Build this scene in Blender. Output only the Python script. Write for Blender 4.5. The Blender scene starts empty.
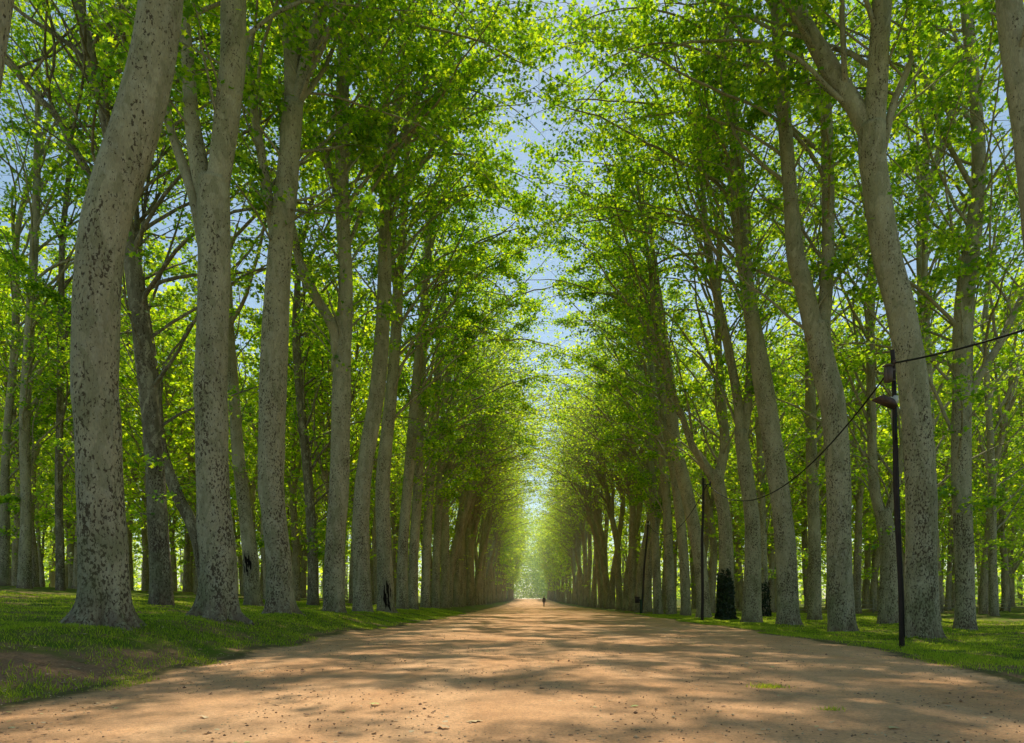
import bpy, math, random
import numpy as np
from mathutils import Vector
random.seed(7)
rng = np.random.default_rng(7)
SC = bpy.context.scene
COL = SC.collection
PI = math.pi

# ------------------------------------------------------------------ camera
F = 1024 * 24.0 / 36.0          # focal length in pixels
CX, HY, CAMZ = 527.0, 599.0, 1.0
cam = bpy.data.objects.new('camera', bpy.data.cameras.new('camera'))
COL.objects.link(cam)
cam.location = (0, 0, CAMZ)
cam.rotation_euler = (PI / 2, 0, 0)
cam.data.lens = 24.0
cam.data.sensor_width = 36.0
cam.data.shift_x = -(CX - 512) / 1024
cam.data.shift_y = (HY - 371.5) / 1024
cam.data.clip_start = 0.05
cam.data.clip_end = 3000
SC.camera = cam


def W(px, py, Y):
    return np.array([(px - CX) * Y / F, Y, CAMZ + (HY - py) * Y / F])


# ------------------------------------------------------------------ terrain
def sm(t):
    t = np.clip(t, 0, 1)
    return t * t * (3 - 2 * t)


def pz(Y):
    Y = np.asarray(Y, float)
    return -0.28 * np.clip((Y - 10) / 100, 0, 1) + 1.3 * sm((Y - 135) / 170)


def xl(Y):
    Y = np.asarray(Y, float)
    return -4.75 - .65 * sm((Y - 8.5) / 5) + 0.16 * np.sin(Y * 0.55) + 0.13 * np.sin(Y * 1.7 + 1) + 0.5 * sm((Y - 15) / 25) - 0.3 * sm((Y - 60) / 60)


def xr(Y):
    Y = np.asarray(Y, float)
    return 6.1 + 1.3 * sm((Y - 8) / 9) + 1.0 * sm((Y - 17) / 45) + 0.22 * np.sin(Y * 0.5 + 2) + 0.13 * np.sin(Y * 1.5)


def gz(X, Y):
    X = np.asarray(X, float)
    Y = np.asarray(Y, float)
    bl = 0.58 - 0.14 * sm((Y - 24) / 8) - 0.1 * sm((Y - 35) / 45)
    z = pz(Y) + bl * sm((-4.7 - X) / 3.2)
    z = z + np.clip((-9 - X) * 0.066, 0, 1.4) * (1 - 0.35 * sm((Y - 60) / 60))
    z = z - 0.12 * sm((X - 7) / 3) + np.clip((X - 12) * 0.009, 0, 0.35)
    z = z + 0.16 * np.exp(-((X + 5.6) ** 2 / 0.5 + (Y - 7.6) ** 2 / 0.5))
    out = sm((np.abs(X - 0.9) - 5.5) / 3)
    z = z + out * (0.03 * np.sin(X * 1.1 + Y * 0.7) + 0.025 * np.sin(X * 2.3 - Y * 1.9 + 1) + 0.02 * np.sin(Y * 3.1 + X))
    return z


# ------------------------------------------------------------------ helpers
def mesh_np(name, V, faces_counts, loops, smooth=True, attrs=None):
    """V (n,3); faces_counts (f,) vertex count per face; loops flat vertex indices."""
    me = bpy.data.meshes.new(name)
    V = np.asarray(V, np.float32)
    fc = np.asarray(faces_counts, np.int32)
    lp = np.asarray(loops, np.int32)
    me.vertices.add(len(V))
    me.vertices.foreach_set('co', V.ravel())
    me.loops.add(len(lp))
    me.loops.foreach_set('vertex_index', lp)
    me.polygons.add(len(fc))
    st = np.zeros(len(fc), np.int32)
    st[1:] = np.cumsum(fc)[:-1]
    me.polygons.foreach_set('loop_start', st)
    me.polygons.foreach_set('loop_total', fc)
    if smooth:
        me.polygons.foreach_set('use_smooth', np.ones(len(fc), bool))
    for k, a in (attrs or {}).items():
        at = me.attributes.new(k, 'FLOAT', 'POINT')
        at.data.foreach_set('value', np.asarray(a, np.float32))
    me.update(calc_edges=True)
    return me


def link(name, me, mat=None, parent=None, loc=None):
    o = bpy.data.objects.new(name, me)
    COL.objects.link(o)
    if mat is not None and me is not None:
        me.materials.append(mat)
    if parent is not None:
        o.parent = parent
    if loc is not None:
        o.location = loc
    return o


def tag(o, label=None, cat=None, group=None, kind=None):
    if label:
        o['label'] = label
    if cat:
        o['category'] = cat
    if group:
        o['group'] = group
    if kind:
        o['kind'] = kind
    return o


def thing(name, label, cat, loc=(0, 0, 0), rz=0.0, group=None):
    o = bpy.data.objects.new(name, None)
    o.empty_display_size = 0.3
    COL.objects.link(o)
    o.location = loc
    o.rotation_euler = (0, 0, rz)
    return tag(o, label, cat, group)


class MB:
    def __init__(s):
        s.V, s.C, s.L, s.n = [], [], [], 0

    def add(s, V, faces):
        V = np.asarray(V, float)
        for f in faces:
            s.C.append(len(f))
            s.L.extend(int(i) + s.n for i in f)
        s.V.append(V)
        s.n += len(V)

    def add_np(s, V, quads):
        s.C.extend([4] * len(quads))
        s.L.extend((quads + s.n).ravel().tolist())
        s.V.append(V)
        s.n += len(V)

    def box(s, c, d, rz=0.0, rx=0.0):
        x, y, z = [k / 2 for k in d]
        P = np.array([[a, b, e] for a in (-x, x) for b in (-y, y) for e in (-z, z)])
        cr, sr = math.cos(rx), math.sin(rx)
        P = np.c_[P[:, 0], P[:, 1] * cr - P[:, 2] * sr, P[:, 1] * sr + P[:, 2] * cr]
        cr, sr = math.cos(rz), math.sin(rz)
        P = np.c_[P[:, 0] * cr - P[:, 1] * sr, P[:, 0] * sr + P[:, 1] * cr, P[:, 2]]
        s.add(P + np.array(c), [(0, 1, 3, 2), (4, 6, 7, 5), (0, 4, 5, 1), (2, 3, 7, 6), (0, 2, 6, 4), (1, 5, 7, 3)])

    def tube(s, pts, rad, n=8, rough=0.0, flare=None, cap=True):
        pts = np.asarray(pts, float)
        rad = np.asarray(rad, float)
        m = len(pts)
        T = np.gradient(pts, axis=0)
        T /= np.linalg.norm(T, axis=1)[:, None] + 1e-9
        ref = np.array([0.0, 1, 0]) if abs(T[0][1]) < 0.9 else np.array([1.0, 0, 0])
        A = np.cross(T, ref)
        A /= np.linalg.norm(A, axis=1)[:, None] + 1e-9
        B = np.cross(T, A)
        th = np.linspace(0, 2 * PI, n, endpoint=False)
        R = np.repeat(rad[:, None], n, 1)
        if rough:
            ph = rng.uniform(0, 6.28, 6)
            zz = np.arange(m)[:, None]
            ln = np.concatenate([[0], np.cumsum(np.linalg.norm(np.diff(pts, axis=0), axis=1))])[:, None]
            R = R * (1 + rough * (np.sin(2 * th + ph[0] + ln * .35) + .7 * np.sin(3 * th + ph[1] - ln * .6) + .5 * np.sin(5 * th + ph[2] + ln * 1.1) + .6 * np.sin(ln * 1.7 + ph[3]) + .4 * np.sin(ln * 3.7 + ph[4] + th)))
        if flare is not None:
            h, amt = flare          # heights of the rings above ground, amount
            for _ in range(9):      # burrs and healed branch collars
                hz_, ht_ = rng.uniform(.6, 12), rng.uniform(0, 2 * PI)
                dth = np.angle(np.exp(1j * (th - ht_)))[None]
                R = R * (1 + rng.uniform(.03, .11) * np.exp(-((np.asarray(h)[:, None] - hz_) / rng.uniform(.18, .45)) ** 2 - (dth / rng.uniform(.3, .6)) ** 2))
            ph = rng.uniform(0, 6.28, 3)
            lob = .42 + .36 * np.sin(5 * th + ph[0]) + .28 * np.sin(8 * th + ph[1]) + .14 * np.sin(13 * th + ph[2])
            hh = np.asarray(h)[:, None]
            R = R * (1 + amt * np.exp(-np.clip(hh, -.15, 9) / .24) * lob[None] + .06 * np.exp(-np.clip(hh, 0, 9) / 1.1) * (lob[None] - .3))
        V = pts[:, None] + R[..., None] * (np.cos(th)[None, :, None] * A[:, None] + np.sin(th)[None, :, None] * B[:, None])
        s.last = V.copy()
        V = V.reshape(-1, 3)
        i = np.arange(m - 1)[:, None] * n
        j = np.arange(n)[None]
        k = (j + 1) % n
        q = np.stack([i + j, i + k, i + n + k, i + n + j], -1).reshape(-1, 4)
        if cap:
            base = s.n
            s.add_np(V, q)
            s.C.append(n)
            s.L.extend((base + (m - 1) * n + np.arange(n)).tolist())
            s.C.append(n)
            s.L.extend((base + np.arange(n)[::-1]).tolist())
        else:
            s.add_np(V, q)

    def mesh(s, name, smooth=True):
        return mesh_np(name, np.concatenate(s.V), s.C, s.L, smooth)


def spline(P, per=5):
    """Catmull-Rom through rows of P (m,k)."""
    P = np.asarray(P, float)
    Q = np.vstack([2 * P[0] - P[1], P, 2 * P[-1] - P[-2]])
    out = []
    for i in range(1, len(Q) - 2):
        a, b, c, d = Q[i - 1], Q[i], Q[i + 1], Q[i + 2]
        for t in np.linspace(0, 1, per, endpoint=False):
            out.append(.5 * (2 * b + (c - a) * t + (2 * a - 5 * b + 4 * c - d) * t * t + (3 * b - a - 3 * c + d) * t ** 3))
    out.append(P[-1])
    return np.array(out)


# ------------------------------------------------------------------ materials
def new_mat(name):
    m = bpy.data.materials.new(name)
    m.use_nodes = True
    nt = m.node_tree
    nt.nodes.clear()
    out = nt.nodes.new('ShaderNodeOutputMaterial')
    return m, nt, out


def nd(nt, typ, **kw):
    n = nt.nodes.new(typ)
    for k, v in kw.items():
        if k in n.inputs:
            n.inputs[k].default_value = v
        else:
            setattr(n, k, v)
    return n


def noise(nt, vec, scale, detail=4, rough=.55, dist=0.0):
    n = nd(nt, 'ShaderNodeTexNoise')
    n.inputs['Scale'].default_value = scale
    n.inputs['Detail'].default_value = detail
    n.inputs['Roughness'].default_value = rough
    n.inputs['Distortion'].default_value = dist
    nt.links.new(vec, n.inputs['Vector'])
    return n.outputs['Fac']


def ramp(nt, fac, stops):
    r = nd(nt, 'ShaderNodeValToRGB')
    e = r.color_ramp.elements
    while len(e) < len(stops):
        e.new(0.5)
    for el, (p, c) in zip(e, stops):
        el.position = p
        el.color = (*c, 1) if len(c) == 3 else c
    nt.links.new(fac, r.inputs['Fac'])
    return r.outputs['Color']


def mix(nt, fac, a, b, mode='MIX'):
    m = nd(nt, 'ShaderNodeMix', data_type='RGBA', blend_type=mode)
    for sock, v in ((m.inputs[0], fac), (m.inputs[6], a), (m.inputs[7], b)):
        if isinstance(v, (int, float)):
            sock.default_value = v
        elif isinstance(v, tuple):
            sock.default_value = (*v, 1)
        else:
            nt.links.new(v, sock)
    return m.outputs[2]


def maprange(nt, v, a, b, c, d):
    m = nd(nt, 'ShaderNodeMapRange')
    nt.links.new(v, m.inputs[0])
    for i, x in enumerate((a, b, c, d)):
        m.inputs[i + 1].default_value = x
    return m.outputs[0]


def math_(nt, op, a, b=0.0):
    m = nd(nt, 'ShaderNodeMath', operation=op)
    for s_, v in ((m.inputs[0], a), (m.inputs[1], b)):
        if isinstance(v, (int, float)):
            s_.default_value = v
        else:
            nt.links.new(v, s_)
    return m.outputs[0]


def bsdf(nt, out, col, rough=.9, bump=None, strength=.4, dist=.02, spec=.2):
    b = nd(nt, 'ShaderNodeBsdfPrincipled')
    if isinstance(col, tuple):
        b.inputs['Base Color'].default_value = (*col, 1)
    else:
        nt.links.new(col, b.inputs['Base Color'])
    b.inputs['Roughness'].default_value = rough
    b.inputs['Specular IOR Level'].default_value = spec
    if bump is not None:
        bp = nd(nt, 'ShaderNodeBump')
        bp.inputs['Strength'].default_value = strength
        bp.inputs['Distance'].default_value = dist
        nt.links.new(bump, bp.inputs['Height'])
        nt.links.new(bp.outputs['Normal'], b.inputs['Normal'])
    nt.links.new(b.outputs[0], out.inputs['Surface'])
    return b


def mapping(nt, vec, scale):
    m = nd(nt, 'ShaderNodeMapping')
    m.inputs['Scale'].default_value = scale
    nt.links.new(vec, m.inputs['Vector'])
    return m.outputs[0]


def make_bark(name, light, dark, fleck):
    m, nt, out = new_mat(name)
    tc = nd(nt, 'ShaderNodeTexCoord')
    ob = tc.outputs['Object']
    oi = nd(nt, 'ShaderNodeObjectInfo')
    off = nd(nt, 'ShaderNodeVectorMath', operation='ADD')
    sc = nd(nt, 'ShaderNodeVectorMath', operation='SCALE')
    nt.links.new(oi.outputs['Location'], sc.inputs[0])
    sc.inputs['Scale'].default_value = 3.7
    nt.links.new(ob, off.inputs[0])
    nt.links.new(sc.outputs[0], off.inputs[1])
    v = off.outputs[0]
    sep = nd(nt, 'ShaderNodeSeparateXYZ')
    nt.links.new(ob, sep.inputs[0])
    z = sep.outputs['Z']
    big = noise(nt, mapping(nt, v, (1, 1, .45)), 1.6, 4, .6)
    base = mix(nt, maprange(nt, big, .35, .65, 0, 1), dark, light)
    med = noise(nt, mapping(nt, v, (1, 1, .55)), 6.5, 3, .55, .4)
    base = mix(nt, maprange(nt, med, .52, .62, 0, .55), base, (.44, .41, .29))
    pl = noise(nt, mapping(nt, v, (1, 1, .4)), 3.1, 4, .5, .8)
    base = mix(nt, maprange(nt, pl, .53, .57, 0, .5), base, tuple(x * y for x, y in zip(dark, (.72, .80, .70))))
    pl2 = noise(nt, mapping(nt, v, (1, 1, .45)), 4.3, 3, .5, .6)
    base = mix(nt, maprange(nt, pl2, .58, .61, 0, .55), base, (.50, .455, .30))
    fl = noise(nt, mapping(nt, v, (1, 1, .6)), 22.0, 3, .62, .3)
    clump = noise(nt, mapping(nt, v, (1, 1, .3)), 2.2, 2, .5)
    thr = maprange(nt, z, 0, 11, .515, .59)
    thr = math_(nt, 'ADD', thr, maprange(nt, clump, .3, .7, .09, -.05))
    dlt = math_(nt, 'SUBTRACT', fl, thr)
    fm = maprange(nt, dlt, .0, .035, 0, .92)
    c = mix(nt, fm, base, fleck)
    fine = noise(nt, mapping(nt, v, (1, 1, .3)), 45, 3, .65)
    c = mix(nt, maprange(nt, fine, .35, .7, .0, .4), c, (.10, .085, .06))
    # mossy green patches, stronger low on the trunk, and reddish soil splash at the very foot
    moss = noise(nt, v, 1.1, 3, .6)
    mm = math_(nt, 'MULTIPLY', maprange(nt, moss, .5, .68, 0, .5), maprange(nt, z, .3, 6, 1, .15))
    c = mix(nt, mm, c, (.13, .145, .055))
    foot = math_(nt, 'MULTIPLY', maprange(nt, z, .05, .6, .7, 0), maprange(nt, med, .38, .56, 0, 1))
    c = mix(nt, foot, c, (.15, .095, .06))
    h = math_(nt, 'ADD', math_(nt, 'MULTIPLY', fm, -.6), fine)
    h = math_(nt, 'ADD', h, math_(nt, 'MULTIPLY', med, .8))
    bsdf(nt, out, c, .88, h, .55, .03, .12)
    return m


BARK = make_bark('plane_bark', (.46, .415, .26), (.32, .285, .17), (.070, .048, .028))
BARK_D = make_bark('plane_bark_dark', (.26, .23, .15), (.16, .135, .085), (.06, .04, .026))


def make_leaf(name, lo, mid, hi, tr, gloss=.035):
    m, nt, out = new_mat(name)
    at = nd(nt, 'ShaderNodeAttribute', attribute_name='tint')
    tc = nd(nt, 'ShaderNodeTexCoord')
    geo = nd(nt, 'ShaderNodeNewGeometry')
    cl = noise(nt, geo.outputs['Position'], .55, 2, .5)
    f = math_(nt, 'ADD', math_(nt, 'MULTIPLY', at.outputs['Fac'], .65), math_(nt, 'MULTIPLY', cl, .5))
    c = ramp(nt, f, [(.15, lo), (.5, mid), (.9, hi)])
    d = nd(nt, 'ShaderNodeBsdfDiffuse')
    nt.links.new(c, d.inputs['Color'])
    t = nd(nt, 'ShaderNodeBsdfTranslucent')
    tcx = mix(nt, 1.0, c, tr, 'MULTIPLY')
    nt.links.new(tcx, t.inputs['Color'])
    ms = nd(nt, 'ShaderNodeAddShader')
    nt.links.new(d.outputs[0], ms.inputs[0])
    nt.links.new(t.outputs[0], ms.inputs[1])
    g = nd(nt, 'ShaderNodeBsdfGlossy')
    g.inputs['Roughness'].default_value = .45
    g.inputs['Color'].default_value = (.8, .9, .8, 1)
    m2 = nd(nt, 'ShaderNodeMixShader')
    m2.inputs[0].default_value = gloss
    nt.links.new(ms.outputs[0], m2.inputs[1])
    nt.links.new(g.outputs[0], m2.inputs[2])
    nt.links.new(m2.outputs[0], out.inputs['Surface'])
    return m


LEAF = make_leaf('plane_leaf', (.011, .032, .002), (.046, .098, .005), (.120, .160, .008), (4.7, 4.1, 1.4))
LEAF_SUN_TINT = make_leaf('plane_leaf_sun_tint', (.036, .072, .004), (.095, .150, .008), (.165, .195, .012), (4.3, 3.9, 1.4))  # lighter yellow copy for far crowns: sunlit brightness put into the leaf colour
IVY = make_leaf('ivy_leaf', (.006, .012, .004), (.010, .018, .006), (.016, .028, .008), (.6, .6, .4), .03)


def simple(name, col, rough=.85, var=.35, scale=9, bump=.3, metal=0):
    m, nt, out = new_mat(name)
    tc = nd(nt, 'ShaderNodeTexCoord')
    n = noise(nt, mapping(nt, tc.outputs['Object'], (1, 1, .25)), scale, 5, .6)
    c = mix(nt, maprange(nt, n, .3, .7, 0, 1), tuple(x * (1 - var) for x in col), tuple(x * (1 + var) for x in col))
    b = bsdf(nt, out, c, rough, n, bump, .01, .3)
    b.inputs['Metallic'].default_value = metal
    return m


POLE = simple('pole_wood', (.035, .025, .02), .8)
POLE_G = simple('pole_green_paint', (.02, .045, .02), .6)
WIRE = simple('wire_rubber', (.012, .011, .011), .6, .2)
RUST = simple('rust_metal', (.095, .055, .04), .7)
BOXM = simple('box_metal', (.13, .095, .08), .7)
WHITE = simple('bracket_paint', (.55, .53, .48), .5, .1)
FENCE = simple('fence_wood', (.24, .21, .14), .8)
SCAR = simple('charred_bark', (.022, .017, .013), .95, .6, 14, .8)
CLOTH = simple('dark_cloth', (.016, .013, .012), .95, .3)
SKIN = simple('skin', (.45, .28, .21), .6, .08)
HAIR = simple('hair', (.33, .24, .16), .7, .2)

SCARM, nt, out = new_mat('burnt_bark')
at = nd(nt, 'ShaderNodeAttribute', attribute_name='rim')
tc = nd(nt, 'ShaderNodeTexCoord')
n_ = noise(nt, mapping(nt, tc.outputs['Object'], (1, 1, .45)), 9, 5, .7)
f_ = math_(nt, 'ADD', at.outputs['Fac'], math_(nt, 'MULTIPLY', n_, 1.2))
c = ramp(nt, f_, [(.0, (.010, .008, .007)), (.86, (.016, .013, .010)), (.98, (.085, .072, .05)), (1.0, (.20, .18, .12))])
bsdf(nt, out, c, .95, n_, .8, .03, .05)


# ------------------------------------------------------------------ ground
def soil_grass(nt, P, extra=None):
    """colour of the wood floor: mown grass with bare brown soil patches. extra: soil mask socket"""
    a = noise(nt, P, .45, 5, .6)
    b = noise(nt, P, 2.6, 5, .65)
    c3 = noise(nt, P, 24, 4, .7)
    g = mix(nt, maprange(nt, b, .3, .7, 0, 1), (.10, .165, .014), (.21, .25, .03))
    g = mix(nt, maprange(nt, c3, .3, .75, 0, .7), g, (.06, .10, .012))
    s_ = mix(nt, maprange(nt, c3, .3, .7, 0, 1), (.20, .115, .06), (.38, .235, .13))
    k = math_(nt, 'ADD', math_(nt, 'MULTIPLY', a, .6), math_(nt, 'MULTIPLY', b, .4))
    k = maprange(nt, k, .49, .60, 0, .85)
    if extra is not None:
        k = math_(nt, 'MAXIMUM', k, extra)
    return mix(nt, k, g, s_), c3


m_ground, nt, out = new_mat('wood_floor')
geo = nd(nt, 'ShaderNodeNewGeometry')
at = nd(nt, 'ShaderNodeAttribute', attribute_name='soil')
nn = noise(nt, geo.outputs['Position'], 1.8, 5, .65)
ex = maprange(nt, math_(nt, 'ADD', at.outputs['Fac'], math_(nt, 'MULTIPLY', nn, .9)), .72, .98, 0, 1)
c, h = soil_grass(nt, geo.outputs['Position'], ex)
bsdf(nt, out, c, .95, h, .7, .05, .05)

m_path, nt, out = new_mat('gravel_path')
geo = nd(nt, 'ShaderNodeNewGeometry')
P = geo.outputs['Position']
at = nd(nt, 'ShaderNodeAttribute', attribute_name='edge')
n1 = noise(nt, P, .5, 5, .6)
n2 = noise(nt, P, 3.2, 5, .65)
n3 = noise(nt, P, 38, 4, .75)
n4 = noise(nt, P, 120, 2, .6)
c = mix(nt, maprange(nt, n1, .3, .7, 0, 1), (.78, .405, .175), (.90, .535, .27))
c = mix(nt, maprange(nt, n2, .35, .7, 0, .5), c, (.48, .265, .135))
n6 = noise(nt, mapping(nt, P, (.9, .07, 1)), 1.0, 4, .6)
c = mix(nt, maprange(nt, n6, .50, .66, 0, .5), c, (.92, .58, .31))
c = mix(nt, maprange(nt, n6, .34, .46, .4, 0), c, (.50, .275, .135))
n5 = noise(nt, P, 13, 5, .8)
c = mix(nt, maprange(nt, n5, .48, .70, 0, .45), c, (.38, .20, .10))
c = mix(nt, maprange(nt, n3, .46, .70, 0, .55), c, (.27, .15, .08))
c = mix(nt, maprange(nt, n4, .60, .72, 0, .6), c, (.78, .64, .46))
grs = mix(nt, maprange(nt, n2, .35, .65, 0, 1), (.09, .115, .022), (.17, .125, .06))
e = maprange(nt, math_(nt, 'ADD', at.outputs['Fac'], math_(nt, 'MULTIPLY', math_(nt, 'ADD', n2, math_(nt, 'MULTIPLY', n1, .8)), .8)), 1.22, 1.5, 0, .95)
c = mix(nt, e, c, grs)
hh = math_(nt, 'ADD', n3, math_(nt, 'MULTIPLY', n4, .6))
hh = math_(nt, 'ADD', hh, math_(nt, 'MULTIPLY', n2, 1.5))
bsdf(nt, out, c, .95, hh, .75, .03, .05)


def grid(xs, ys, zf, name, mat, attr=None):
    X, Y = np.meshgrid(xs, ys)
    Z = zf(X, Y)
    V = np.stack([X, Y, Z], -1).reshape(-1, 3)
    nx, ny = len(xs), len(ys)
    i = np.arange(ny - 1)[:, None] * nx
    j = np.arange(nx - 1)[None]
    q = np.stack([i + j, i + j + 1, i + nx + j + 1, i + nx + j], -1).reshape(-1, 4)
    at_ = {k: f(X, Y).ravel() for k, f in (attr or {}).items()}
    return link(name, mesh_np(name, V, [4] * len(q), q.ravel(), True, at_), mat)


def graded(a, b, core0, core1, step, far):
    core = np.arange(core0, core1 + 1e-6, step)
    left = core0 - np.cumsum(np.geomspace(step, far, 40))
    right = core1 + np.cumsum(np.geomspace(step, far, 40))
    v = np.concatenate([left[left > a][::-1], core, right[right < b]])
    return np.concatenate([[a], v, [b]])


def ground_z(X, Y):
    ins = np.minimum(X - xl(Y), xr(Y) - X)
    return gz(X, Y) - 0.05 * sm((ins - .25) / .5)


def soil_mask(X, Y):
    ins = np.minimum(X - xl(Y), xr(Y) - X)
    a = np.exp(-np.clip(-ins, 0, 9) / .45) * .55
    b = .95 * np.exp(-((X + 5.7) ** 2 / 1.4 + (Y - 8.0) ** 2 / 1.6))
    b2 = .65 * np.exp(-((X + 5.6) ** 2 / 1.2 + (Y - 9.6) ** 2 / 5))
    return np.maximum.reduce([a, b, b2])


gxs = graded(-900, 900, -16, 16, .3, 60)
gys = graded(-60, 1500, 2, 45, .3, 60)
gys = gys[gys > -61]
g = grid(gxs, gys, ground_z, 'ground', m_ground, {'soil': soil_mask})
tag(g, kind='structure')

# the path: a strip laid on the ground
ys = np.concatenate([np.arange(-12, 45, .25), np.arange(45, 120, .6), np.arange(120, 330, 2)])
us = np.linspace(0, 1, 41)
U, Yg = np.meshgrid(us, ys)
Xg = xl(Yg) + (xr(Yg) - xl(Yg)) * U
Zg = gz(Xg, Yg) + .012 + .012 * np.sin(Xg * 2.1 + Yg * .3) * np.sin(Yg * 1.3) * (np.abs(U - .5) < .45)
V = np.stack([Xg, Yg, Zg], -1).reshape(-1, 3)
nx, ny = len(us), len(ys)
i = np.arange(ny - 1)[:, None] * nx
j = np.arange(nx - 1)[None]
q = np.stack([i + j, i + j + 1, i + nx + j + 1, i + nx + j], -1).reshape(-1, 4)
ins = np.minimum(Xg - xl(Yg), xr(Yg) - Xg)
edge = np.exp(-np.clip(ins, 0, 9) / .55)
near_left = .55 * np.exp(-((Xg + 4.0) ** 2 / 1.2 + (Yg - 6.4) ** 2 / 1.5))
edge = np.maximum(edge, near_left)
p = link('path', mesh_np('path', V, [4] * len(q), q.ravel(), True, {'edge': edge.ravel()}), m_path)
tag(p, kind='structure')

# ------------------------------------------------------------------ leaves
LOBED = np.array([(0, -.08), (.32, -.14), (.24, .12), (.55, .30), (.22, .42), (0, .9), (-.22, .42), (-.55, .30), (-.24, .12), (-.32, -.14)])
HEXA = np.array([(0, -.1), (.5, .1), (.3, .5), (0, .85), (-.3, .5), (-.5, .1)])
QUAD = np.array([(0, -.15), (.5, .3), (0, .85), (-.5, .3)])


def leaf_mesh(name, P, size, shape, flat=.75, tint=None, rg=rng, normal=None):
    n = len(P)
    k = len(shape)
    N = rg.normal(0, flat, (n, 3))
    N = N + (np.array([0, 0, 1.0]) if normal is None else normal)
    N /= np.linalg.norm(N, axis=1)[:, None]
    R = rg.normal(0, 1, (n, 3))
    Uv = np.cross(N, R)
    Uv /= np.linalg.norm(Uv, axis=1)[:, None] + 1e-9
    Vv = np.cross(N, Uv)
    sx = shape[:, 0][None, :, None]
    sy = shape[:, 1][None, :, None]
    sz = size[:, None, None]
    V = P[:, None] + sz * (sx * Uv[:, None] + sy * Vv[:, None] - .22 * (sx ** 2 + (sy - .3) ** 2) * N[:, None])
    if tint is None:
        tint = rg.uniform(0, 1, n)
    return mesh_np(name, V.reshape(-1, 3), np.full(n, k), np.arange(n * k), False, {'tint': np.repeat(tint, k)})


# ------------------------------------------------------------------ trees
def unit(v):
    return v / (np.linalg.norm(v) + 1e-9)


def grow(start, d, r, top, lean, wob=.06, step=1.0, fork=True, rend=.035):
    """extend a limb upward to height `top`; returns a list of (points, radii)."""
    pts, rad = [np.array(start)], [r]
    d = unit(np.array(d, float))
    kids = []
    total = max(top - start[2], 1.0)
    while pts[-1][2] < top and len(pts) < 60:
        t = (pts[-1][2] - start[2]) / total
        tgt = unit(np.array([lean[0], lean[1], 1.0]))
        d = unit(d + .16 * (tgt - d) + rng.normal(0, wob, 3) * np.array([1, 1, .3]))
        pts.append(pts[-1] + d * step)
        rad.append(max(rend, r * (1 - .93 * min(1, (pts[-1][2] - start[2]) / total)) ** .85))
        if fork and len(pts) > 3 and rng.random() < .16 and rad[-1] > .06 and len(kids) < 4:
            a = rng.uniform(0, 2 * PI)
            dd = unit(d + .6 * np.array([math.cos(a), math.sin(a), .1]))
            kids.append((pts[-1], dd, rad[-1] * .68, max(pts[-1][2] + 4, top - rng.uniform(0, 5))))
    out = [(np.array(pts), np.array(rad))]
    for k in kids:
        out += grow(k[0], k[1], k[2], k[3], lean, wob, step, False, rend)
    return out


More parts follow.
